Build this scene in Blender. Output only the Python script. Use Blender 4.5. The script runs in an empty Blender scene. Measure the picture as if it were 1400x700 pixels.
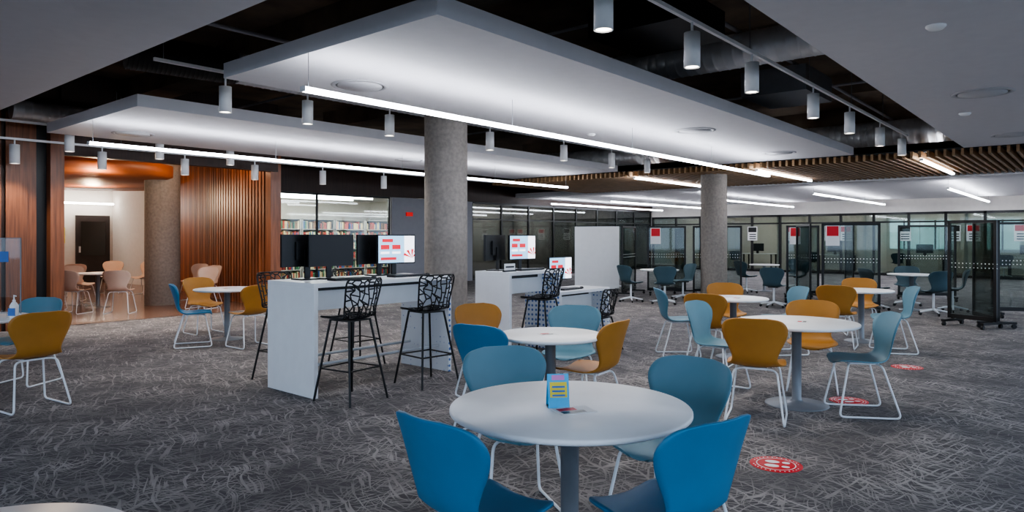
import bpy, math, random
from mathutils import Vector, Matrix
random.seed(7)
S = bpy.context.scene
try: S.view_settings.look = 'AgX - Medium High Contrast'
except Exception: print('look not available')
A = math.radians(40.2)
def L(r, d):   # surveyed plan coordinates (right, ahead of tripod) -> building grid
    return (math.sin(A)*r+math.cos(A)*d, -math.cos(A)*r+math.sin(A)*d)
def face(fr, fd):
    x, y = L(fr, fd)
    return math.atan2(x, -y)
def lin(c):
    return tuple(((v/255)/12.92 if v/255 <= .04045 else ((v/255+.055)/1.055)**2.4) for v in c)+(1,)
# ---------------------------------------------------------------- materials
def mat(name, c, rough=.5, metal=0, var=.12, scale=8, bump=0, em=None, ems=0, stretch=None, coat=0):
    m = bpy.data.materials.new(name); m.use_nodes = True
    nt = m.node_tree; n = nt.nodes; b = n['Principled BSDF']
    col = lin(c)
    tc = n.new('ShaderNodeTexCoord'); mp = n.new('ShaderNodeMapping')
    if stretch: mp.inputs['Scale'].default_value = stretch
    nz = n.new('ShaderNodeTexNoise'); nz.inputs['Scale'].default_value = scale; nz.inputs['Detail'].default_value = 4
    nt.links.new(tc.outputs['Object'], mp.inputs[0]); nt.links.new(mp.outputs[0], nz.inputs['Vector'])
    rp = n.new('ShaderNodeValToRGB')
    rp.color_ramp.elements[0].position = .3; rp.color_ramp.elements[1].position = .7
    rp.color_ramp.elements[0].color = tuple(v*(1-var) for v in col[:3])+(1,)
    rp.color_ramp.elements[1].color = tuple(min(1, v*(1+var)) for v in col[:3])+(1,)
    nt.links.new(nz.outputs['Fac'], rp.inputs[0]); nt.links.new(rp.outputs[0], b.inputs['Base Color'])
    b.inputs['Roughness'].default_value = rough; b.inputs['Metallic'].default_value = metal
    if coat: b.inputs['Coat Weight'].default_value = coat
    if em: b.inputs['Emission Color'].default_value = lin(em); b.inputs['Emission Strength'].default_value = ems
    if bump:
        bp = n.new('ShaderNodeBump'); bp.inputs['Strength'].default_value = bump; bp.inputs['Distance'].default_value = .02
        nt.links.new(nz.outputs['Fac'], bp.inputs['Height']); nt.links.new(bp.outputs[0], b.inputs['Normal'])
    return m
def glass(name, tint=(215, 225, 225), refl=.10, k=.5):
    m = bpy.data.materials.new(name); m.use_nodes = True
    nt = m.node_tree; n = nt.nodes; n.clear()
    o = n.new('ShaderNodeOutputMaterial'); t = n.new('ShaderNodeBsdfTransparent'); g = n.new('ShaderNodeBsdfGlossy')
    t.inputs[0].default_value = lin(tint); g.inputs['Roughness'].default_value = .03
    lw = n.new('ShaderNodeLayerWeight'); lw.inputs[0].default_value = .2
    ma = n.new('ShaderNodeMath'); ma.operation = 'MULTIPLY_ADD'; ma.inputs[1].default_value = k; ma.inputs[2].default_value = refl*.4
    mx = n.new('ShaderNodeMixShader')
    nt.links.new(lw.outputs['Fresnel'], ma.inputs[0]); nt.links.new(ma.outputs[0], mx.inputs[0])
    nt.links.new(t.outputs[0], mx.inputs[1]); nt.links.new(g.outputs[0], mx.inputs[2]); nt.links.new(mx.outputs[0], o.inputs[0])
    return m
def carpet():
    m = bpy.data.materials.new('carpet_hatched'); m.use_nodes = True
    nt = m.node_tree; n = nt.nodes; b = n['Principled BSDF']; lk = nt.links.new
    tc = n.new('ShaderNodeTexCoord')
    wn = n.new('ShaderNodeTexNoise'); wn.inputs['Scale'].default_value = 2.2; wn.inputs['Detail'].default_value = 1; lk(tc.outputs['Object'], wn.inputs['Vector'])
    ws = n.new('ShaderNodeVectorMath'); ws.operation = 'SCALE'; ws.inputs['Scale'].default_value = .22; lk(wn.outputs['Color'], ws.inputs[0])
    wa = n.new('ShaderNodeVectorMath'); wa.operation = 'ADD'; lk(tc.outputs['Object'], wa.inputs[0]); lk(ws.outputs[0], wa.inputs[1])
    last = None
    for i, (ang, sx, sy, lo, amp) in enumerate([(.25, 3.2, 52, .585, 1), (1.15, 3.6, 60, .59, .85), (2.0, 3.2, 52, .585, 1), (2.7, 4.0, 64, .59, .8), (.75, 5, 78, .585, .6), (1.6, 5, 72, .585, .6)]):
        vr = n.new('ShaderNodeVectorRotate'); vr.rotation_type = 'Z_AXIS'; vr.inputs['Angle'].default_value = ang; lk(wa.outputs[0], vr.inputs['Vector'])
        m2 = n.new('ShaderNodeMapping'); m2.inputs['Scale'].default_value = (sx, sy, 1); m2.inputs['Location'].default_value = (i*7.3, i*3.1, i*5.7); lk(vr.outputs[0], m2.inputs[0])
        nz = n.new('ShaderNodeTexNoise'); nz.inputs['Scale'].default_value = 1; nz.inputs['Detail'].default_value = 1; lk(m2.outputs[0], nz.inputs['Vector'])
        r = n.new('ShaderNodeMapRange'); r.inputs[1].default_value = lo; r.inputs[2].default_value = lo+.05; r.inputs[4].default_value = amp; lk(nz.outputs['Fac'], r.inputs[0])
        if last is None: last = r.outputs[0]
        else:
            mx = n.new('ShaderNodeMath'); mx.operation = 'MAXIMUM'; lk(last, mx.inputs[0]); lk(r.outputs[0], mx.inputs[1]); last = mx.outputs[0]
    big = n.new('ShaderNodeTexNoise'); big.inputs['Scale'].default_value = 1.8; big.inputs['Detail'].default_value = 3; lk(tc.outputs['Object'], big.inputs['Vector'])
    ml = n.new('ShaderNodeMath'); ml.operation = 'MULTIPLY'; lk(last, ml.inputs[0])
    mr = n.new('ShaderNodeMapRange'); mr.inputs[1].default_value = .35; mr.inputs[2].default_value = .62; mr.inputs[3].default_value = .3; mr.inputs[4].default_value = 1
    lk(big.outputs['Fac'], mr.inputs[0]); lk(mr.outputs[0], ml.inputs[1])
    mc = n.new('ShaderNodeMix'); mc.data_type = 'RGBA'; mc.inputs['A'].default_value = lin((76, 73, 75)); mc.inputs['B'].default_value = lin((154, 148, 145))
    lk(ml.outputs[0], mc.inputs['Factor']); lk(mc.outputs['Result'], b.inputs['Base Color'])
    b.inputs['Roughness'].default_value = .95
    fine = n.new('ShaderNodeTexNoise'); fine.inputs['Scale'].default_value = 220; lk(tc.outputs['Object'], fine.inputs['Vector'])
    bp = n.new('ShaderNodeBump'); bp.inputs['Strength'].default_value = .5; bp.inputs['Distance'].default_value = .01
    lk(fine.outputs['Fac'], bp.inputs['Height']); lk(bp.outputs[0], b.inputs['Normal'])
    return m
def perforated():
    m = mat('perforated_white_laminate', (222, 226, 232), .45)
    nt = m.node_tree; n = nt.nodes; b = n['Principled BSDF']
    tc = n.new('ShaderNodeTexCoord'); v = n.new('ShaderNodeTexVoronoi'); v.inputs['Scale'].default_value = 16; v.inputs['Randomness'].default_value = .15
    nt.links.new(tc.outputs['Object'], v.inputs['Vector'])
    rp = n.new('ShaderNodeValToRGB'); rp.color_ramp.elements[0].position = .24; rp.color_ramp.elements[1].position = .3
    rp.color_ramp.elements[0].color = lin((80, 115, 175)); rp.color_ramp.elements[1].color = lin((222, 226, 232))
    nt.links.new(v.outputs['Distance'], rp.inputs[0]); nt.links.new(rp.outputs[0], b.inputs['Base Color'])
    return m
M = dict(
 carpet=carpet(), perf=perforated(),
 white=mat('white_laminate', (242, 242, 243), .35, var=.02),
 panel=mat('ceiling_panel_white', (214, 212, 216), .7, var=.02),
 wall=mat('painted_wall', (210, 204, 198), .8, var=.03),
 greywall=mat('grey_wall', (150, 150, 156), .8, var=.03),
 ring=mat('diffuser_metal', (185, 184, 188), .6, var=.03),
 slab=mat('concrete_slab_dark', (112, 98, 84), .9, var=.35, scale=2, bump=.3),
 conc=mat('concrete_column', (134, 127, 121), .85, var=.16, scale=20, bump=.15),
 black=mat('black_metal', (16, 16, 18), .4, var=.1),
 blackp=mat('black_plastic', (12, 12, 14), .35, var=.1),
 chrome=mat('galvanised_steel', (205, 208, 212), .35, .45, var=.15, scale=3),
 flex=mat('flex_duct_black', (22, 22, 24), .5, .3),
 wtube=mat('white_steel_tube', (225, 228, 232), .3, var=.02),
 grey=mat('grey_powdercoat', (120, 124, 130), .4, .2, var=.05),
 blue=mat('chair_shell_blue', (32, 116, 156), .45, var=.04),
 slate=mat('chair_shell_slate', (90, 130, 146), .5, var=.04),
 dslate=mat('chair_shell_dark_slate', (58, 84, 94), .5, var=.04),
 ochre=mat('chair_shell_ochre', (170, 116, 44), .5, var=.05),
 beige=mat('chair_shell_beige', (205, 180, 164), .5, var=.04),
 wood=mat('walnut_boards', (122, 72, 44), .35, var=.35, scale=3, stretch=(12, 12, .6)),
 wood2=mat('walnut_boards_light', (150, 92, 58), .35, var=.3, scale=3, stretch=(12, 12, .6)),
 wooddk=mat('walnut_dark', (54, 33, 24), .5, var=.3, scale=3, stretch=(12, 12, .6)),
 slat=mat('oak_slats', (150, 118, 84), .55, var=.25, scale=4, stretch=(.6, 10, 10)),
 orange=mat('orange_wood_soffit', (160, 92, 54), .5, var=.15, scale=2),
 atrfloor=mat('atrium_floor', (120, 92, 78), .2, var=.2, scale=3),
 strip=mat('led_strip', (255, 255, 255), .5, em=(240, 245, 255), ems=34),
 striph=mat('led_strip_office', (255, 255, 255), .5, em=(250, 248, 240), ems=40),
 lamp=mat('downlight_lens', (255, 255, 255), .5, em=(255, 244, 228), ems=14),
 red=mat('red_vinyl', (205, 28, 38), .5, var=.05), paper=mat('paper_white', (235, 235, 235), .7, var=.02),
 shelf=mat('shelf_steel', (190, 188, 184), .6, var=.03), blocker=mat('ground_light_blocker', (115, 115, 112), .9),
 scr=mat('screen_on', (160, 200, 230), .3, em=(150, 205, 240), ems=1.2),
 scr_red=mat('screen_red', (200, 30, 40), .3, em=(200, 20, 40), ems=1.1),
 scr_w=mat('screen_white', (240, 240, 250), .3, em=(245, 245, 255), ems=2.0),
 cyan=mat('card_cyan', (60, 175, 225), .5), yellow=mat('card_yellow', (225, 205, 60), .5), pink=mat('card_pink', (210, 130, 190), .5),
 glass=glass('partition_glass', (218, 225, 223)), dglass=glass('tinted_glass', (175, 180, 180), .2), acryl=glass('acrylic_shield', (240, 246, 250), .08, .2),
 skyglow=mat('window_daylight_glow', (200, 215, 225), .8, em=(150, 200, 205), ems=1.1),  # emission stands in for daylight in the far office panes
 door=mat('dark_door', (48, 40, 38), .5), exit=mat('exit_red', (180, 20, 20), .5, em=(255, 30, 20), ems=.4),
 b1=mat('book_red', (170, 60, 50), .6), b2=mat('book_blue', (50, 85, 140), .6), b3=mat('book_cream', (215, 200, 160), .6),
 b4=mat('book_green', (60, 110, 80), .6), b5=mat('book_brown', (135, 95, 60), .6), b6=mat('book_dark', (40, 36, 40), .6),
 label=mat('blue_label', (60, 110, 180), .5),
)
# ---------------------------------------------------------------- mesh builder
class MB:
    def __init__(s): s.v = []; s.f = []; s.m = []; s.s = []; s.mats = []
    def mi(s, k):
        if k not in s.mats: s.mats.append(k)
        return s.mats.index(k)
    def add(s, vs, fs, k, sm=False):
        o = len(s.v); s.v += [tuple(v) for v in vs]; i = s.mi(k)
        for f in fs: s.f.append(tuple(o+a for a in f)); s.m.append(i); s.s.append(sm)
    def box(s, lo, hi, k):
        x0, y0, z0 = lo; x1, y1, z1 = hi
        vs = [(x0,y0,z0),(x1,y0,z0),(x1,y1,z0),(x0,y1,z0),(x0,y0,z1),(x1,y0,z1),(x1,y1,z1),(x0,y1,z1)]
        s.add(vs, [(0,3,2,1),(4,5,6,7),(0,1,5,4),(1,2,6,5),(2,3,7,6),(3,0,4,7)], k)
    def bar(s, a, b, w, z0, z1, k):
        a = Vector(a[:2]); b = Vector(b[:2]); d = (b-a).normalized(); p = Vector((-d.y, d.x))*w/2
        q = [a-p, b-p, b+p, a+p]
        s.add([(c.x, c.y, z0) for c in q]+[(c.x, c.y, z1) for c in q], [(0,3,2,1),(4,5,6,7),(0,1,5,4),(1,2,6,5),(2,3,7,6),(3,0,4,7)], k)
    def tube(s, path, r, k, n=8, cap=True):
        P = [Vector(p) for p in path]; rr = r if isinstance(r, (list, tuple)) else [r]*len(P)
        vs = []; t0 = (P[1]-P[0]).normalized()
        u = t0.orthogonal().normalized(); pt = t0
        for i, p in enumerate(P):
            if i == 0: t = t0
            elif i == len(P)-1: t = (P[i]-P[i-1]).normalized()
            else: t = ((P[i]-P[i-1]).normalized()+(P[i+1]-P[i]).normalized()).normalized()
            q = pt.rotation_difference(t); u = q @ u; u = (u-t*u.dot(t)).normalized(); w = t.cross(u); pt = t
            for j in range(n):
                a = 2*math.pi*j/n; vs.append(p+(u*math.cos(a)+w*math.sin(a))*rr[i])
        fs = []
        for i in range(len(P)-1):
            for j in range(n):
                a = i*n+j; b = i*n+(j+1) % n; fs.append((a, b, b+n, a+n))
        s.add(vs, fs, k, True)
        if cap:
            e = vs[-n:]; b = vs[:n]
            s.add(b, [tuple(reversed(range(n)))], k); s.add(e, [tuple(range(n))], k)
    def cyl(s, c, r, z0, z1, k, n=32): s.tube([(c[0], c[1], z0), (c[0], c[1], z1)], r, k, n)
    def lathe(s, c, prof, k, n=40):
        vs = []; fs = []
        for (r, z) in prof:
            for j in range(n):
                a = 2*math.pi*j/n; vs.append((c[0]+r*math.cos(a), c[1]+r*math.sin(a), z))
        for i in range(len(prof)-1):
            for j in range(n):
                a = i*n+j; b = i*n+(j+1) % n; fs.append((a, b, b+n, a+n))
        s.add(vs, fs, k, True)
    def mesh(s, name):
        me = bpy.data.meshes.new(name); me.from_pydata(s.v, [], s.f)
        for k in s.mats: me.materials.append(M[k])
        me.polygons.foreach_set('material_index', s.m); me.polygons.foreach_set('use_smooth', s.s); me.update(); return me
    def obj(s, name, loc=(0,0,0), rot=0, parent=None, bevel=0):
        return place(s.mesh(name), name, loc, rot, parent, bevel)
def place(me, name, loc=(0,0,0), rot=0, parent=None, bevel=0):
    o = bpy.data.objects.new(name, me); S.collection.objects.link(o)
    o.location = loc if len(loc) == 3 else (loc[0], loc[1], 0); o.rotation_euler = (0, 0, rot); o.parent = parent
    if bevel:
        b = o.modifiers.new('bevel', 'BEVEL'); b.width = bevel; b.segments = 2; b.limit_method = 'ANGLE'
    return o
def fillet(P, r=.04, n=5):
    P = [Vector(p) for p in P]; out = [P[0]]
    for i in range(1, len(P)-1):
        a, b, c = P[i-1], P[i], P[i+1]; ra = min(r, (a-b).length*.45, (c-b).length*.45)
        p = b+(a-b).normalized()*ra; q = b+(c-b).normalized()*ra
        for j in range(n+1):
            t = j/n; out.append(p*(1-t)**2+b*2*t*(1-t)+q*t*t)
    return out+[P[-1]]
def crv(C, t):
    n = len(C)-1; x = min(max(t, 0), 1)*n; i = min(int(x), n-1); f = x-i
    g = lambda j: C[min(max(j, 0), n)]
    return [0.5*(2*b+(c-a)*f+(2*a-5*b+4*c-d)*f*f+(3*b-a-3*c+d)*f**3) for a, b, c, d in zip(g(i-1), g(i), g(i+1), g(i+2))]
# ---------------------------------------------------------------- chairs
PROF = [(-.235,.422,.085,0),(-.228,.436,.155,0),(-.195,.448,.2,0),(-.10,.450,.225,0),(.02,.443,.230,0),(.11,.450,.215,.15),
        (.172,.480,.185,.5),(.205,.53,.172,.9),(.225,.60,.195,1),(.245,.68,.232,1),(.268,.755,.25,1),(.288,.812,.232,1),(.298,.842,.188,1),(.302,.857,.10,1)]
def shellpt(s_, t):
    y, z, w, b = crv(PROF, t)
    return Vector((s_*w, y-.07*b*s_*s_*(w/.24)**2, z+.022*(1-b)*s_*s_))
def shell(mb, k, th=.011, nt=44, ns=16):
    G = [[shellpt(-1+2*j/ns, i/nt) for j in range(ns+1)] for i in range(nt+1)]
    N = [[None]*(ns+1) for _ in range(nt+1)]
    for i in range(nt+1):
        for j in range(ns+1):
            a = G[min(i+1, nt)][j]-G[max(i-1, 0)][j]; b = G[i][min(j+1, ns)]-G[i][max(j-1, 0)]
            N[i][j] = a.cross(b).normalized()
    vs = []; fs = []; W = ns+1; T = (nt+1)*W
    for sg in (1, -1):
        for i in range(nt+1):
            for j in range(W): vs.append(G[i][j]+N[i][j]*th/2*sg)
    for i in range(nt):
        for j in range(ns):
            a = i*W+j; fs.append((a, a+W, a+W+1, a+1)); fs.append((T+a, T+a+1, T+a+W+1, T+a+W))
    for i in range(nt):
        a = i*W; fs.append((a, T+a, T+a+W, a+W)); a = i*W+ns; fs.append((a, a+W, T+a+W, T+a))
    for j in range(ns):
        a = j; fs.append((a, a+1, T+a+1, T+a)); a = nt*W+j; fs.append((a, T+a, T+a+1, a+1))
    mb.add(vs, fs, k, True)
def sled_chair():
    mb = MB(); shell(mb, 'blue')
    for sx in (1, -1):
        p = [(sx*.05,-.10,.43),(sx*.17,-.15,.425),(sx*.225,-.235,.010),(sx*.225,.245,.010),(sx*.165,.12,.425),(sx*.05,.09,.432)]
        mb.tube(fillet(p, .045), .0085, 'wtube', 8)
    mb.tube([(-.06,-.10,.43),(.06,-.10,.43)], .0085, 'wtube'); mb.tube([(-.06,.09,.432),(.06,.09,.432)], .0085, 'wtube')
    mb.box((-.09,-.13,.425),(.09,.12,.44), 'wtube')
    return mb.mesh('cafe_chair')
def star_chair():
    mb = MB(); shell(mb, 'blue'); mb.cyl((0, 0), .022, .09, .44, 'wtube', 14); mb.box((-.1,-.1,.42),(.1,.1,.44), 'black')
    for i in range(5):
        a = i*math.tau/5; c, s_ = math.cos(a), math.sin(a)
        mb.tube([(0,0,.11),(.27*c,.27*s_,.065)], [.022,.014], 'wtube'); mb.tube([(.27*c-.012*s_,.27*s_+.012*c,.028),(.27*c+.012*s_,.27*s_-.012*c,.028)], .028, 'black', 12)
    return mb.mesh('swivel_chair')
CH = sled_chair(); SC = star_chair()
def chair(r, d, fr, fd, c, me=CH, name='cafe_chair'):
    x, y = L(r, d); o = place(me, name, (x, y, 0), face(fr, fd))
    o.material_slots[0].link = 'OBJECT'; o.material_slots[0].material = M[c]; return o
for a in [(-.12,2.67,.70,.71,'blue'),(.58,2.67,-.58,.82,'blue'),(.02,3.80,.3,-.95,'slate'),(.78,3.50,-.7,-.65,'slate'),
          (-.13,5.32,.55,.83,'blue'),(.52,6.25,-.3,-.95,'slate'),(.62,5.5,-.8,.55,'ochre'),(-.22,6.45,.5,-.85,'ochre'),
          (2.02,5.72,.4,.9,'ochre'),(2.02,6.78,.65,-.6,'slate'),(2.95,6.80,-.4,-.9,'ochre'),(2.98,5.92,-.97,.15,'slate'),
          (2.10,8.75,1,0,'slate'),(2.32,8.10,.5,.8,'ochre'),(2.95,9.45,-.1,-1,'ochre'),(3.5,8.95,-1,-.1,'slate'),
          (4.45,9.45,.5,.8,'ochre'),(5.35,10.6,-.3,-.9,'ochre'),(4.98,9.05,-1,.25,'slate'),
          (-4.4,9.55,.85,.4,'blue'),(-4.8,10.8,.7,-.6,'ochre'),(-3.6,9.5,-.75,.6,'ochre'),
          (-4.25,6.1,-.8,.5,'ochre'),(-5.0,7.1,-.1,-1,'slate'),
          (-10.3,16.2,.3,-1,'beige'),(-7.7,13.6,-.2,1,'beige'),(-9.5,14.3,.7,.6,'beige'),(-9.6,15.4,.8,-.3,'beige'),(-10.6,18.3,.3,-1,'beige'),(-8.6,13.6,.1,1,'beige'),
          (-7.55,16.4,-.3,-.9,'beige'),(-6.85,15.5,-.4,-.9,'beige'),(-6.5,14.5,-.2,-.9,'beige'),(-9.6,18.0,-.2,-.9,'beige'),(-11.4,17.2,.7,-.5,'beige'),(-12.2,18.4,.7,-.5,'beige')]:
    chair(*a)
for a in [(2.75,16.0,.8,.5,'dslate'),(3.4,15.4,.2,1,'dslate'),(4.1,16.6,-.8,-.3,'dslate'),(6.3,18.6,.7,.3,'dslate'),(7.6,18.4,-.7,.3,'dslate'),(8.2,20,-.5,-.8,'dslate'),
          (7.5,14.3,.9,.1,'dslate'),(8.1,13.3,-.1,1,'dslate'),(8.85,13.9,-.7,.4,'dslate'),(8.6,15.1,-.5,-.8,'dslate'),(9.5,11.9,-.2,1,'dslate'),(3.0,20,.5,-.8,'dslate'),(5.6,14.8,.5,.8,'dslate')]:
    chair(*a, me=SC, name='swivel_chair')
# ---------------------------------------------------------------- tables
def table(r, d, R):
    mb = MB()
    mb.lathe((0, 0), [(.001,.742),(R-.006,.742),(R,.736),(R,.722),(R-.02,.712),(.001,.712)], 'white', 72)
    mb.lathe((0, 0), [(.001,.711),(.14,.711),(.14,.703),(.042,.69),(.04,.05),(.06,.03),(R*.5,.012),(R*.52,.006),(R*.52,0),(.001,0)], 'grey', 48)
    return mb.obj('round_table', L(r, d), 0)
for a in [(.26,3.12,.54),(.30,5.42,.41),(2.55,6.2,.52),(2.77,8.66,.42),(5.02,9.95,.43),(-4.2,10.2,.46),(-5.12,6.45,.54),(-1.28,1.60,.38),(3.45,16.2,.45),(8.2,14.2,.45),(-8.8,14.7,.45),(7.0,19.2,.4)]:
    table(*a)
# ---------------------------------------------------------------- lattice bar stools
SP = [(-.20,.745,.15,0),(-.17,.76,.195,0),(-.05,.758,.21,0),(.08,.752,.205,0),(.15,.775,.195,.5),(.18,.84,.195,1),(.20,.93,.205,1),(.22,1.02,.215,1),(.235,1.09,.215,1),(.245,1.12,.19,1)]
def stool(h=0):
    mb = MB(); rnd = random.Random(3)
    def P(s_, t):
        y, z, w, b = crv(SP, t); return Vector((s_*w, y-.05*b*s_*s_, z-h+.015*(1-b)*s_*s_))
    nt, ns = 18, 7; g = {}
    for i in range(nt+1):
        for j in range(ns+1):
            e = j in (0, ns); ei = i in (0, nt)
            g[i, j] = (-1+2*j/ns+(0 if e else rnd.uniform(-.11,.11)), i/nt+(0 if ei else rnd.uniform(-.018,.018)))
    def seg(a, b, r):
        (s0, t0), (s1, t1) = a, b
        mb.tube([P(s0+(s1-s0)*k/3, t0+(t1-t0)*k/3) for k in range(4)], r, 'blackp', 6)
    for i in range(nt+1):
        for j in range(ns+1):
            if j < ns and ((i+j) % 2 == 0 or i in (0, nt)): seg(g[i, j], g[i, j+1], .007)
            if i < nt: seg(g[i, j], g[i+1, j], .009 if j in (0, ns) else .0065)
            if i < nt and j < ns and rnd.random() < .25: seg(g[i, j], g[i+1, j+1], .006)
    top = .745-h
    for sx in (1, -1):
        for sy in (1, -1):
            mb.tube([(sx*.13, sy*.12, top), (sx*.235, sy*.235+.01, 0)], .011, 'black', 8)
    mb.box((-.13,-.13,top-.012),(.13,.13,top), 'black')
    if h == 0:
        k = .30; q = .13+(.235-.13)*(1-k/top)
        c = [(q,-q,k),(q,q,k),(-q,q,k),(-q,-q,k)]
        for i in range(4): mb.tube([c[i], c[(i+1) % 4]], .008, 'black', 6)
    return mb.mesh('lattice_bar_stool' if h == 0 else 'lattice_chair')
ST = stool(); STL = stool(.3)
for (u, v, a) in [(3.92,5.27,.12),(4.86,5.26,-.1),(6.72,5.2,.1),(4.06,6.58,math.pi+.1),(5.05,6.66,math.pi)]:
    place(ST, 'lattice_bar_stool', (u, v, 0), a+math.pi)
place(STL, 'lattice_chair', (7.75, 5.05, 0), .1+math.pi)
# ---------------------------------------------------------------- computer counters
def counter(u0, u1, v0, v1, h):
    mb = MB(); u1 -= u0; w = v1-v0
    mb.box((0,0,h-.045),(u1,w,h), 'white'); mb.box((0,0,0),(.045,w,h-.045), 'white'); mb.box((u1-.045,0,0),(u1,w,h-.045), 'perf')
    mb.box((.045,w*.5-.01,h-.30),(u1-.045,w*.5+.01,h-.045), 'white'); mb.box((.2,w*.4,h-.10),(u1-.2,w*.6,h-.06), 'black')
    if h > 1: mb.tube([(.05,.16,.28),(u1-.05,.16,.28)], .016, 'chrome'); mb.tube([(.05,w-.16,.28),(u1-.05,w-.16,.28)], .016, 'chrome')
    return mb.obj('computer_counter', (u0, v0, 0), 0, bevel=.003)
counter(3.70, 5.48, 5.52, 6.32, 1.07); counter(6.40, 7.45, 5.45, 6.02, 1.07); counter(7.50, 8.75, 5.50, 6.10, .76)
def monitor(u, v, z, rot, on=True, w=.54):
    mb = MB(); h = w*.6
    mb.box((-w/2,0,.13),(w/2,.028,.13+h), 'blackp'); mb.box((-.12,.028,.2),(.12,.05,.38), 'blackp')
    mb.box((-.03,.045,.0),(.03,.065,.3), 'blackp'); mb.box((-.12,-.05,0),(.12,.14,.014), 'blackp')
    x0, x1, z0, z1 = -w/2+.012, w/2-.012, .13+.014, .13+h-.012
    if on:
        mb.box((x0,-.002,z0),(x1,.001,z1), 'scr')
        mb.box((x0+.05,-.003,z1-.07),(x0+.20,-.0015,z1-.035), 'scr_red'); mb.box((x0+.03,-.003,z1-.15),(x0+.15,-.0015,z1-.10), 'scr_red')
        mb.box((x0+.19,-.003,z1-.15),(x0+.31,-.0015,z1-.10), 'scr_red')
        for i in range(2): mb.box((x0+.03+.16*i,-.003,z1-.2),(x0+.15+.16*i,-.0015,z1-.175), 'scr_w')
        mb.box((x0+.03,-.003,z0+.03),(x0+.25,-.0015,z0+.06), 'scr_red')
        mb.box((x1-.15,-.0028,z0),(x1,-.0015,z1), 'scr_w')
        for i in range(5):
            a = i*.6+.3; cx, cz = x1-.04, z0+.05
            q = [(cx, -.0035, cz), (cx-.13*math.cos(a), -.0035, cz+.10*math.sin(a)), (cx-.13*math.cos(a+.3), -.0035, cz+.10*math.sin(a+.3))]
            q = [(min(max(p[0], x0), x1), p[1], min(max(p[2], z0), z1)) for p in q]
            mb.add(q, [(0, 1, 2)], 'scr_red')
    else: mb.box((x0,-.002,z0),(x1,.001,z1), 'black')
    return mb.obj('computer_monitor', (u, v, z+.001), rot)
monitor(4.22, 5.98, 1.07, 0, False); monitor(5.08, 5.98, 1.07, 0, True); monitor(4.0, 6.14, 1.07, math.pi, True); monitor(4.93, 6.16, 1.07, math.pi, True)
monitor(7.06, 5.78, 1.07, 0, True); monitor(6.62, 5.90, 1.07, .25+math.pi, True); monitor(8.0, 5.85, .76, 0, True)
def keyboard(u, v, z):
    mb = MB(); mb.box((-.22,-.07,0),(.22,.07,.018), 'blackp')
    for j in range(4): mb.box((-.21,-.062+.033*j,.018),(.21,-.037+.033*j,.023), 'black')
    mb.lathe((.3,0), [(.03,0),(.03,.015),(.018,.028),(.001,.03)], 'blackp', 16); mb.obj('computer_keyboard', (u, v, z+.001), 0)
keyboard(4.25, 5.72, 1.07); keyboard(5.0, 5.72, 1.07); keyboard(6.95, 5.6, 1.07); keyboard(7.95, 5.66, .76)
mb = MB(); mb.box((-.11,-.02,0),(.11,.02,.02), 'blackp'); mb.box((-.1,-.006,.02),(.1,.0,.1), 'paper'); mb.box((-.08,-.008,.05),(.08,-.006,.07), 'blackp'); mb.obj('desk_sign', (6.52,5.55,1.07), 0)
# ---------------------------------------------------------------- small items
mb = MB()
w = .048
mb.add([(-w,-.035,0),(w,-.035,0),(w,0,.145),(-w,0,.145),(-w,.035,0),(w,.035,0)], [(0,1,2,3),(5,4,3,2),(0,4,5,1)], 'cyan')
mb.add([(-w*.8,-.0265,.045),(w*.8,-.0265,.045),(w*.8,-.010,.11),(-w*.8,-.010,.11)], [(0,1,2,3)], 'yellow')
mb.add([(-w*.6,-.0075,.118),(w*.6,-.0075,.118),(w*.6,-.0025,.14),(-w*.6,-.0025,.14)], [(0,1,2,3)], 'pink')
for i in range(3): mb.add([(-w*.6,-.0285+.005*i,.05+.018*i),(w*.6,-.0285+.005*i,.05+.018*i),(w*.6,-.0265+.005*i,.058+.018*i),(-w*.6,-.0265+.005*i,.058+.018*i)], [(0,1,2,3)], 'label')
mb.obj('table_tent_card', L(.205, 3.10)+(.742,), -math.radians(49.8)+.1)
def card(r, d, z, a, nm='information_card', s=.07):
    mb = MB(); mb.box((-s,-s*.7,0),(s,s*.7,.002), 'paper'); mb.box((-s*.8,-s*.5,.002),(s*.5,-s*.1,.0025), 'blackp'); mb.box((-s*.8,.0,.002),(s*.2,s*.5,.0025), 'red')
    mb.obj(nm, L(r, d)+(z,), a)
card(.27, 3.02, .7425, -.5, s=.085); card(.28, 5.4, .7425, -.5); card(2.6, 6.2, .7425, .2); card(2.8, 8.6, .7425, 0); card(-4.2, 10.2, .7425, 0)
mb = MB(); mb.lathe((0,0), [(.001,0),(.034,0),(.036,.01),(.036,.12),(.02,.15),(.013,.155),(.013,.175),(.001,.175)], 'paper', 20); mb.box((-.03,-.04,.03),(.03,-.033,.1), 'label')
mb.tube([(0,0,.17),(0,0,.215),(.03,-.02,.21)], .006, 'white'); mb.obj('hand_sanitizer_bottle', L(-4.62, 6.42)+(.7425,), -.8)
mb = MB(); mb.box((-.35,-.003,.03),(.35,.003,.75), 'acryl'); mb.box((-.3,-.1,0),(-.28,.1,.05), 'acryl'); mb.box((.28,-.1,0),(.3,.1,.05), 'acryl'); mb.box((.14,-.006,.52),(.24,-.003,.62), 'label')
mb.box((.343,-.005,.03),(.35,.005,.75), 'grey'); mb.box((-.35,-.005,.743),(.35,.005,.75), 'grey')
mb.obj('acrylic_shield', L(-5.02, 6.55)+(.7425,), math.radians(-49.8)+.1)
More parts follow.
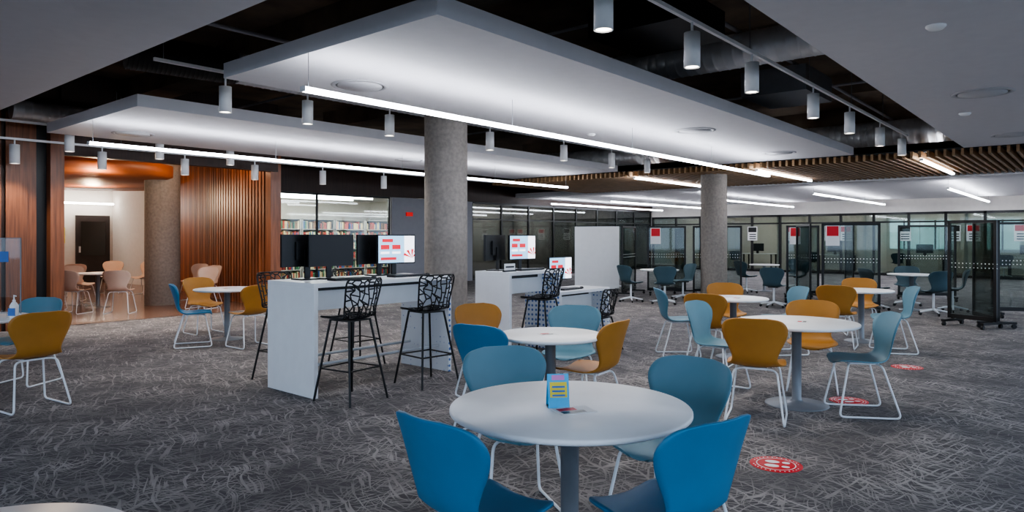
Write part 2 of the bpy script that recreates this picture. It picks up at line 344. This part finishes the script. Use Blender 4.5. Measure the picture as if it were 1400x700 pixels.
def sticker(r, d, a):
    mb = MB(); mb.lathe((0,0), [(.001,.002),(.165,.002),(.165,.0)], 'red', 48)
    mb.lathe((0,0), [(.118,.0035),(.124,.0035)], 'paper', 48)
    for i in range(30):
        t = i*math.tau/30
        if abs(math.cos(t)) > .25:
            c = Vector((.143*math.cos(t), .143*math.sin(t))); mb.box((c.x-.004,c.y-.004,.002),(c.x+.004,c.y+.004,.0033), 'paper')
    for sx in (-1, 1):
        for (cy, rx, ry) in ((.025,.030,.046),(-.06,.022,.025)):
            m_ = 20; mb.add([(sx*.042+rx*math.cos(k*math.tau/m_), cy+ry*math.sin(k*math.tau/m_), .004) for k in range(m_)], [tuple(range(m_))], 'paper')
    mb.obj('floor_distancing_sticker', L(r, d)+(.001,), a)
sticker(1.74, 4.56, .3); sticker(3.08, 6.33, .9); sticker(4.55, 7.97, .5)
# ---------------------------------------------------------------- room shell
def bx(name, lo, hi, k): mb = MB(); mb.box(lo, hi, k); return mb.obj(name)
bx('floor', (-4,-3,-.1), (34,26,0), 'carpet')
bx('ground_light_blocker', (-60,-60,-.4), (70,60,-.3), 'blocker')  # unseen plane added to stop sky light entering from below
n = 44; pts = [(7.98+1.0*(i/n)-.15*math.sin(math.pi*i/n), 13.45+6.9*i/n) for i in range(n+1)]
mb = MB(); q = [(-4,13.32),(8.0,13.32)]+pts+[(9.0,25),(-4,25)]
mb.add([(a, b, .006) for a, b in q], [tuple(range(len(q)))], 'atrfloor'); mb.obj('floor_atrium')
bx('ceiling_slab', (-4,-3,4.3), (34,26,4.5), 'slab')
mb = MB()
for u in (0, 5.2, 9.4, 13.0, 16.5): mb.box((u-.25,-3,3.95),(u+.25,13.3,4.3), 'slab')
mb.obj('ceiling_beams')
bx('ceiling_soffit_near', (-4,-3,3.1), (2.5,13.2,3.22), 'panel'); bx('ceiling_soffit_side', (2.5,-3,3.1), (14.7,1.82,3.22), 'panel')
bx('ceiling_panel', (3.45,3.62,3.1), (14.6,6.72,3.25), 'panel'); bx('ceiling_panel', (3.5,8.95,3.1), (14.6,12.3,3.25), 'panel')
bx('ceiling_far', (19.6,-3,2.95), (30,16.4,3.1), 'panel')
mb = MB(); v = -2.9
while v < 13.2: mb.box((14.75,v,2.98),(19.55,v+.045,3.10), 'slat'); v += .135
for u in (15, 16.5, 18, 19.3): mb.box((u,-3,3.10),(u+.05,13.2,3.15), 'black')
mb.obj('ceiling_wood_slats')
def diffuser(u, v, z=3.1, R=.3):
    mb = MB(); mb.lathe((0,0), [(R,0),(R,-.006),(R*.86,-.012),(R*.84,-.002)], 'ring', 40); mb.lathe((0,0), [(R*.84,-.003),(R*.76,-.003)], 'blackp', 40); mb.lathe((0,0), [(R*.77,-.002),(R*.77,-.014),(.001,-.016)], 'ring', 40)
    mb.obj('ceiling_diffuser', (u, v, z-.001), 0)
for a in [(4.55,5.95),(9.7,4.6),(13.3,4.6),(4.4,11.4),(9.6,10.9),(9.23,.97),(13.3,1.0)]: diffuser(*a)
for (u, v) in [(6.07,.93),(10.6,1.3),(1.0,8.2),(9.0,6.0)]:
    mb = MB(); mb.lathe((0,0), [(.07,0),(.07,-.01),(.05,-.03),(.001,-.034)], 'white', 24); mb.obj('smoke_detector', (u, v, 3.0995), 0)
def rib_duct(name, a, b, r, k='chrome', step=.12):
    a = Vector(a); b = Vector(b); n = int((b-a).length/step); P = []; R = []
    for i in range(n+1):
        p = a.lerp(b, i/n); P.append(p); R.append(r)
        if i < n: P += [a.lerp(b, (i+.12)/n), a.lerp(b, (i+.2)/n), a.lerp(b, (i+.28)/n)]; R += [r, r*1.025, r]
    mb = MB(); mb.tube(P, R, k, 28); return mb.obj(name)
rib_duct('ventilation_duct', (7.9,1.0,3.68), (7.9,7.3,3.68), .2); rib_duct('ventilation_duct', (2.9,7.6,3.66), (2.9,12.4,3.66), .24); rib_duct('ventilation_duct', (4.4,8.25,3.62), (14.2,8.25,3.62), .19)
rib_duct('flexible_duct', (3.2,8.5,3.64), (4.38,8.26,3.62), .21, 'flex', .05); rib_duct('ventilation_duct', (15.6,-2,3.6), (15.6,12,3.6), .25); rib_duct('ventilation_duct', (3.2,12.95,3.5), (8,12.95,3.5), .16)
mb = MB()
for (v, z) in [(2.15,3.75),(2.3,3.75),(3.2,3.9),(7.3,3.8),(8.7,3.85)]: mb.tube([(2.6,v,z),(19,v,z)], .025, 'greywall')
for (u, z) in [(2.8,3.9),(6.6,3.92),(11.2,3.8)]: mb.tube([(u,1,z),(u,13,z)], .02, 'greywall')
mb.obj('ceiling_pipes')
mb = MB(); mb.box((5.8,2.9,3.5),(6.8,3.9,3.8), 'black'); mb.box((9.7,3.0,3.5),(10.9,3.9,3.85), 'grey'); mb.obj('ceiling_air_unit')
for (u, v, R) in [(6.92,7.08,.305),(15.77,7.0,.305),(6.75,15.9,.36)]:
    mb = MB(); mb.cyl((0,0), R, 0, 4.3, 'conc', 48); mb.obj('concrete_column', (u, v, 0), 0)
def strip(u0, u1, v, z, zt, k='strip'):
    mb = MB(); mb.box((u0,v-.028,z),(u1,v+.028,z+.04), k); mb.box((u0-.012,v-.033,z-.002),(u0,v+.033,z+.045), 'white'); mb.box((u1,v-.033,z-.002),(u1+.012,v+.033,z+.045), 'white')
    n = max(2, int((u1-u0)/2.4)+1)
    if zt > z+.08:
        for i in range(n):
            u = u0+.05+(u1-u0-.1)*i/(n-1); mb.tube([(u,v,z+.04),(u,v,zt)], .003, 'grey', 6)
    mb.obj('linear_pendant_light')
strip(3.38, 14.4, 5.2, 2.75, 3.1); strip(3.45, 14.5, 10.4, 2.75, 3.1)
for v in (-.6, 2.5, 5.6, 8.6): strip(14.8, 18.5, v, 2.92, 2.98)
for v in (-.4, 2.9, 6.2, 9.6, 13.0, 15.6): strip(20.7, 29.4, v, 2.72, 2.95)
def pend(u, v, z, zt, on=True):
    mb = MB(); r = .07; h = .3
    mb.lathe((0,0), [(.001,h/2),(r,h/2),(r,-h/2),(r*.86,-h/2),(r*.82,-h/2+.015)], 'white', 28); mb.lathe((0,0), [(r*.82,-h/2+.012),(.001,-h/2+.006)], 'lamp', 28)
    mb.tube([(0,0,h/2),(0,0,zt-z)], .012, 'white', 8)
    o = mb.obj('cylinder_pendant_light', (u, v, z), 0)
    l = bpy.data.lights.new('pendant_beam', 'SPOT'); l.energy = 82; l.spot_size = math.radians(100); l.spot_blend = .8; l.shadow_soft_size = .06; l.color = (1,.95,.88)
    q = bpy.data.objects.new('pendant_beam', l); S.collection.objects.link(q); q.parent = o; q.location = (0,0,-h/2-.01)
def track(v, u0, u1, z, us, pz):
    mb = MB(); mb.box((u0,v-.018,z),(u1,v+.018,z+.035), 'white')
    u = u0+.1
    while u < u1: mb.tube([(u,v,z+.03),(u,v,3.94)], .004, 'grey', 6); u += 1.9
    mb.obj('lighting_track')
    for u in us: pend(u, v, pz, z)
track(2.68, 3.0, 14.5, 3.36, [4.18,5.59,6.95,8.95,10.6,12.4,14.05], 3.12)
track(7.75, 3.2, 14.5, 3.40, [4.0,5.1,6.45,8.6,10.7,12.4,13.9], 3.10)
track(12.95, 2.8, 14.5, 3.02, [3.25,4.5,5.9,7.3,8.9,10.6], 2.80)
track(12.6, 2.6, 9, 3.25, [3.9,5.3,6.6], 3.02)
# ---- left wood portal and atrium
mb = MB(); u = -4
while u < 3.3:
    mb.box((u,13.22,0),(u+.30,13.34,3.5), 'wood'); mb.box((u+.30,13.27,0),(u+.36,13.34,3.5), 'wooddk'); u += .36
mb.box((u,13.3,0),(3.84,13.36,3.5), 'black'); mb.box((3.50,13.24,0),(3.62,13.36,3.5), 'wood'); mb.box((3.78,13.1,0),(3.98,13.5,3.5), 'wood'); mb.obj('wall_wood_left')
mb = MB(); mb.box((3.98,13.25,2.88),(8.0,13.45,4.3), 'wooddk'); mb.box((-4,13.34,3.4),(4,13.5,4.3), 'wooddk')
mb.obj('wall_header_atrium')
mb = MB()
for i in range(n): mb.bar(pts[i], pts[i+1], .04, 0, 3.6, 'wooddk')
for i in range(n):
    p = pts[i]; mb.box((p[0]-.055,p[1]-.04,.0),(p[0]-.01,p[1]+.04,3.5), 'wood' if (i*7) % 3 else 'wood2')
mb.box((7.86,13.3,0),(8.1,13.5,3.4), 'wood'); mb.obj('wall_wood_slats')
mb = MB()
for i in range(n): mb.bar((pts[i][0]+.12,pts[i][1]), (pts[i+1][0]+.12,pts[i+1][1]), .03, 0, 3.6, 'greywall')
mb.obj('wall_library_side')
bx('wall_atrium_back', (-4,25,0), (10.3,25.2,4.3), 'wall'); bx('wall_atrium_side', (9.0,20.4,0), (9.15,25,4.3), 'wall'); bx('wall_left_end', (-4.2,-3,0), (-4,26,0.5), 'wall')
bx('wall_atrium_left', (-4.2,13.4,0.5), (-4,26,4.3), 'wall')
for i, u in enumerate((6.0, 7.9)):
    mb = MB(); mb.box((u,24.94,0.01),(u+1.0,24.995,2.2), 'door'); mb.box((u+.15,24.92,.9),(u+.85,24.94,2.0), 'dglass'); mb.box((u+.08,24.88,1.0),(u+.12,24.94,1.2), 'chrome'); mb.obj('door_%d' % (i+1))
mb = MB(); mb.box((7.25,24.96,1.3),(7.6,24.995,1.8), 'yellow'); mb.box((7.3,24.95,1.35),(7.55,24.96,1.55), 'paper'); mb.obj('wall_poster')
bx('ceiling_atrium', (-4,13.46,3.6), (9.0,25,3.7), 'orange')
mb = MB(); mb.lathe((4.6,17.4), [(.001,2.75),(2.8,2.75),(2.9,2.8),(2.9,3.05),(.001,3.05)], 'orange', 80); mb.lathe((6.9,21.5), [(.001,2.9),(2.0,2.9),(2.1,2.95),(2.1,3.2),(.001,3.2)], 'orange', 80); mb.obj('ceiling_round_soffit')
mb = MB(); mb.box((4.0,24.6,2.55),(8.9,24.66,2.6), 'striph'); mb.obj('cove_light')
def plight(n, u, v, z, e, c, s=.15):
    l = bpy.data.lights.new(n, 'POINT'); l.energy = e; l.color = c; l.shadow_soft_size = s
    o = bpy.data.objects.new(n, l); S.collection.objects.link(o); o.location = (u, v, z)
for (u, v, z, e) in [(4.6,17.4,3.35,110),(6.4,19.0,2.5,110),(3,22,2.6,110),(7.0,14.3,3.2,45),(5.0,14.5,2.6,55)]: plight('atrium_warm_fill', u, v, z, e, (1,.74,.50))  # invented point lights without fixtures, added for the warm orange glow
for u in (12.2, 14.6, 17): plight('library_fill', u, 18.6, 2.7, 140, (1,.96,.9))  # added fill points without fixtures, to brighten the bookcases
# ---- library glazed wall
def glazed(name, a, b, z1, n, k='glass', mid=None, w=.07, z0=0):
    mb = MB(); a = Vector(a); b = Vector(b)
    mb.bar(a, b, w, z1-w, z1, 'black'); mb.bar(a, b, w, z0, z0+w, 'black'); mb.bar(a, b, .012, z0+w, z1-w, k)
    if mid: mb.bar(a, b, w*.8, mid, mid+w*.7, 'black')
    dr = (b-a).normalized()
    for i in range(n+1):
        p = a.lerp(b, i/n); mb.bar(p-dr*w/2, p+dr*w/2, w, z0, z1, 'black')
    return mb.obj(name)
glazed('window_1', (8.6,16.5), (13.7,16.5), 2.72, 2, 'glass', w=.05); bx('wall_library_header', (8.6,16.45,2.72), (30,16.6,4.3), 'wooddk')
bx('wall_grey', (13.75,16.4,0), (17.3,16.6,2.71), 'greywall')
glazed('window_2', (17.35,16.5), (29.9,16.5), 2.72, 8, 'dglass', 2.1)
bx('wall_library_back', (9.3,24,0), (19,24.2,3.2), 'wall'); bx('ceiling_library', (9.3,16.65,3.0), (19,24.0,3.1), 'panel'); bx('wall_library_right', (18.9,19.7,0), (19,24,3.0), 'wall')
mb = MB()
for v in (17.8, 20.8, 22): mb.box((10.8,v,2.9),(16.5,v+.12,2.96), 'striph')
mb.obj('library_ceiling_lights')
mb = MB(); mb.box((17,16.65,0),(17.1,19.6,3.0), 'wall'); mb.box((17.1,19.5,0),(29.8,19.6,3.0), 'wall'); mb.obj('wall_office_back'); bx('ceiling_office', (17.1,16.62,2.85), (29.8,19.5,2.95), 'panel')
mb = MB()
for u in (18.4, 21.5, 24.6, 27.8): mb.box((u,17.2,2.78),(u+.08,19,2.82), 'striph')
mb.obj('office_ceiling_lights')
mb = MB()
for u in (19.7, 23, 26.5): mb.box((u,16.62,0),(u+.08,19.5,2.85), 'wall')
mb.obj('wall_office_dividers')
mb = MB(); mb.box((14.3,16.36,2.15),(14.55,16.4,2.27), 'exit'); mb.obj('exit_sign')
def stack(u0, v, w, h=1.95, dp=.3):
    mb = MB(); mb.box((u0,v,0),(u0+.03,v+dp,h), 'shelf'); mb.box((u0+w-.03,v,0),(u0+w,v+dp,h), 'shelf'); mb.box((u0,v+dp-.02,0),(u0+w,v+dp,h), 'shelf')
    n = 6; z = .1; dz = (h-.1)/n
    for i in range(n+1): mb.box((u0,v,z+dz*i-.02),(u0+w,v+dp,z+dz*i), 'shelf')
    for i in range(n):
        x = u0+.04
        while x < u0+w-.08:
            t = random.uniform(.03,.07); hh = random.uniform(.19,.27)
            if random.random() < .95: mb.box((x,v+.01,z+dz*i),(x+t*.94,v+.22,z+dz*i+hh), random.choice(['b1','b2','b3','b4','b5','b6','b1','b3']))
            x += t
    mb.obj('bookcase')
for u in (11.6, 12.9, 14.2, 15.5, 16.8): stack(u, 19.9, 1.25, 2.1)
for u in (10.4, 11.7, 13.0): stack(u, 22.4, 1.25, 2.1)
# ---- far glazed offices u = 30
glazed('window_3', (30,-3), (30,16.4), 2.45, 16, 'glass', 2.05, .09)
bx('wall_far_header', (29.95,-3,2.45), (30.1,16.4,4.3), 'wall'); bx('wall_far_back', (33.6,-3,0), (33.8,16.5,3.2), 'wall'); bx('ceiling_far_offices', (30.1,-3,2.8), (33.6,16.5,2.9), 'panel')
mb = MB()
for v in (-2, .8, 4.2, 7.6, 11, 14.2): mb.box((31.6,v,2.72),(31.7,v+1.9,2.76), 'striph')
mb.obj('far_office_lights')
mb = MB()
for v in (.2, 3.6, 7.0, 10.4, 13.8): mb.box((30.12,v,0),(33.6,v+.1,2.7), 'wall')
mb.obj('wall_far_dividers')
mb = MB()
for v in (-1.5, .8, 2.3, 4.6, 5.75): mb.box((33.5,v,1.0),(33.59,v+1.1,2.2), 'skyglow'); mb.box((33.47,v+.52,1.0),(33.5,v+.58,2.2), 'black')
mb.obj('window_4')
def desk(u, v):
    mb = MB(); mb.box((0,0,.7),(.7,1.4,.74), 'white'); mb.box((.02,.02,0),(.06,.08,.7), 'black'); mb.box((.62,.02,0),(.66,.08,.7), 'black'); mb.box((.02,1.3,0),(.06,1.36,.7), 'black'); mb.box((.62,1.3,0),(.66,1.36,.7), 'black')
    mb.box((.05,.4,.85),(.08,1.0,1.2), 'blackp'); mb.box((.06,.65,.74),(.12,.75,.86), 'blackp'); mb.obj('office_desk', (u, v, 0), 0)
for v in (1.2, 4.6, 8.0, 11.4): desk(32.0, v)
for (u, v) in [(31.0,2.6),(31.1,6.1),(31.0,9.3),(31.2,12.8)]:
    o = place(SC, 'swivel_chair', (u, v, 0), 1.9); o.material_slots[0].link = 'OBJECT'; o.material_slots[0].material = M['dslate']
def poster(u, v, z, w, h, k='red'):
    mb = MB(); mb.box((u-.012,v,z),(u,v+w,z+h), 'paper'); mb.box((u-.016,v+.03,z+h*.6),(u-.012,v+w-.03,z+h-.03), k)
    for i in range(3): mb.box((u-.016,v+.05,z+h*(.1+.15*i)),(u-.012,v+w-.08,z+h*(.16+.15*i)), 'blackp')
    mb.obj('wall_notice')
for v in (3.2, 3.8, 7.5, 8.1, 11.3, 9.6, 1.2, 1.8, 5.4): poster(29.93, v, 1.35, .42, .6, random.choice(['red','red','blackp']))
def winwall(name, a, b, n, z0=.3, z1=3.0):
    mb = MB(); mb.bar(a, b, .1, 0, z0, 'wall'); mb.bar(a, b, .1, z1, 4.3, 'wall'); a = Vector(a); b = Vector(b); d = (b-a).normalized()
    for i in range(n+1):
        p = a.lerp(b, i/n); mb.bar(p-d*.04, p+d*.04, .1, z0, z1, 'black')
    mb.obj(name)
winwall('window_5', (-4,-3), (30,-3), 18); winwall('window_6', (-4,-3), (-4,13.2), 9)
bx('wall_right_far', (30,-3.1,0), (34,-3,4.3), 'wall'); bx('wall_end', (33.9,-3,0), (34,26,4.3), 'wall')
# ---- mobile partitions
def partition(r0, d0, r1, d1, h=1.78, k='glass', sign=False, solid=False):
    a = Vector(L(r0, d0)); b = Vector(L(r1, d1)); mid = (a+b)/2; ln = (b-a).length; ang = math.atan2(b.y-a.y, b.x-a.x)
    mb = MB(); x = ln/2; w = .035
    fr = 'white' if solid else 'black'
    mb.box((-x,-w/2,.12),(-x+w*1.3,w/2,h), fr); mb.box((x-w*1.3,-w/2,.12),(x,w/2,h), fr); mb.box((-x,-w/2,h-w*1.3),(x,w/2,h), fr); mb.box((-x,-w/2,.12),(x,w/2,.12+w*2), fr)
    mb.box((-x+w,-.005,.15),(x-w,.005,h-w), 'white' if solid else k)
    if not solid:
        for i in range(int(ln/.06)):
            for zz in (.98, 1.05): mb.box((-x+.06+i*.06,-.0075,zz),(-x+.075+i*.06,-.0055,zz+.015), 'paper')
    for sx in (-x+.08, x-.08):
        mb.box((sx-.03,-.28,.07),(sx+.03,.28,.11), 'black')
        for sy in (-.25, .25): mb.tube([(sx-.02,sy,.035),(sx+.02,sy,.035)], .035, 'black', 12)
        mb.box((sx-.02,-.02,.1),(sx+.02,.02,.14), 'black')
    if sign: mb.box((-x+.08,-.014,1.32),(-x+.34,-.0076,1.74), 'paper'); mb.box((-x+.1,-.017,1.52),(-x+.32,-.014,1.72), 'red')
    mb.obj('rolling_whiteboard' if solid else 'rolling_glass_partition', (mid.x, mid.y, 0), ang)
partition(1.70,18.7,2.85,18.4, solid=True)
partition(2.75,17.3,3.3,18.5); partition(3.5,17.9,4.45,17.7, sign=True); partition(4.6,17.6,5.75,17.3); partition(4.55,19.3,4.52,18.1)
partition(6.35,14.2,7.4,13.9, sign=True); partition(6.3,14.6,6.5,15.8); partition(7.55,15.3,7.85,16.3)
partition(7.5,11.9,7.85,11.2); partition(7.95,11.3,8.2,12.3); partition(9.0,13.0,10.3,12.7); partition(6.7,16.9,7.5,16.9, sign=True); partition(9.2,16.5,10.4,16.2)
# ---------------------------------------------------------------- world + camera
w = bpy.data.worlds.new('world'); S.world = w; w.use_nodes = True
bg = w.node_tree.nodes['Background']; bg.inputs[0].default_value = (.62,.78,1,1); bg.inputs[1].default_value = 3.2
cam = bpy.data.cameras.new('camera'); co = bpy.data.objects.new('camera', cam); S.collection.objects.link(co)
co.location = (0,0,1.5); co.rotation_euler = (math.pi/2, 0, A-math.pi/2); cam.lens = 946/1400*36; cam.sensor_width = 36; cam.shift_y = -26/1400; cam.clip_end = 200
S.camera = co
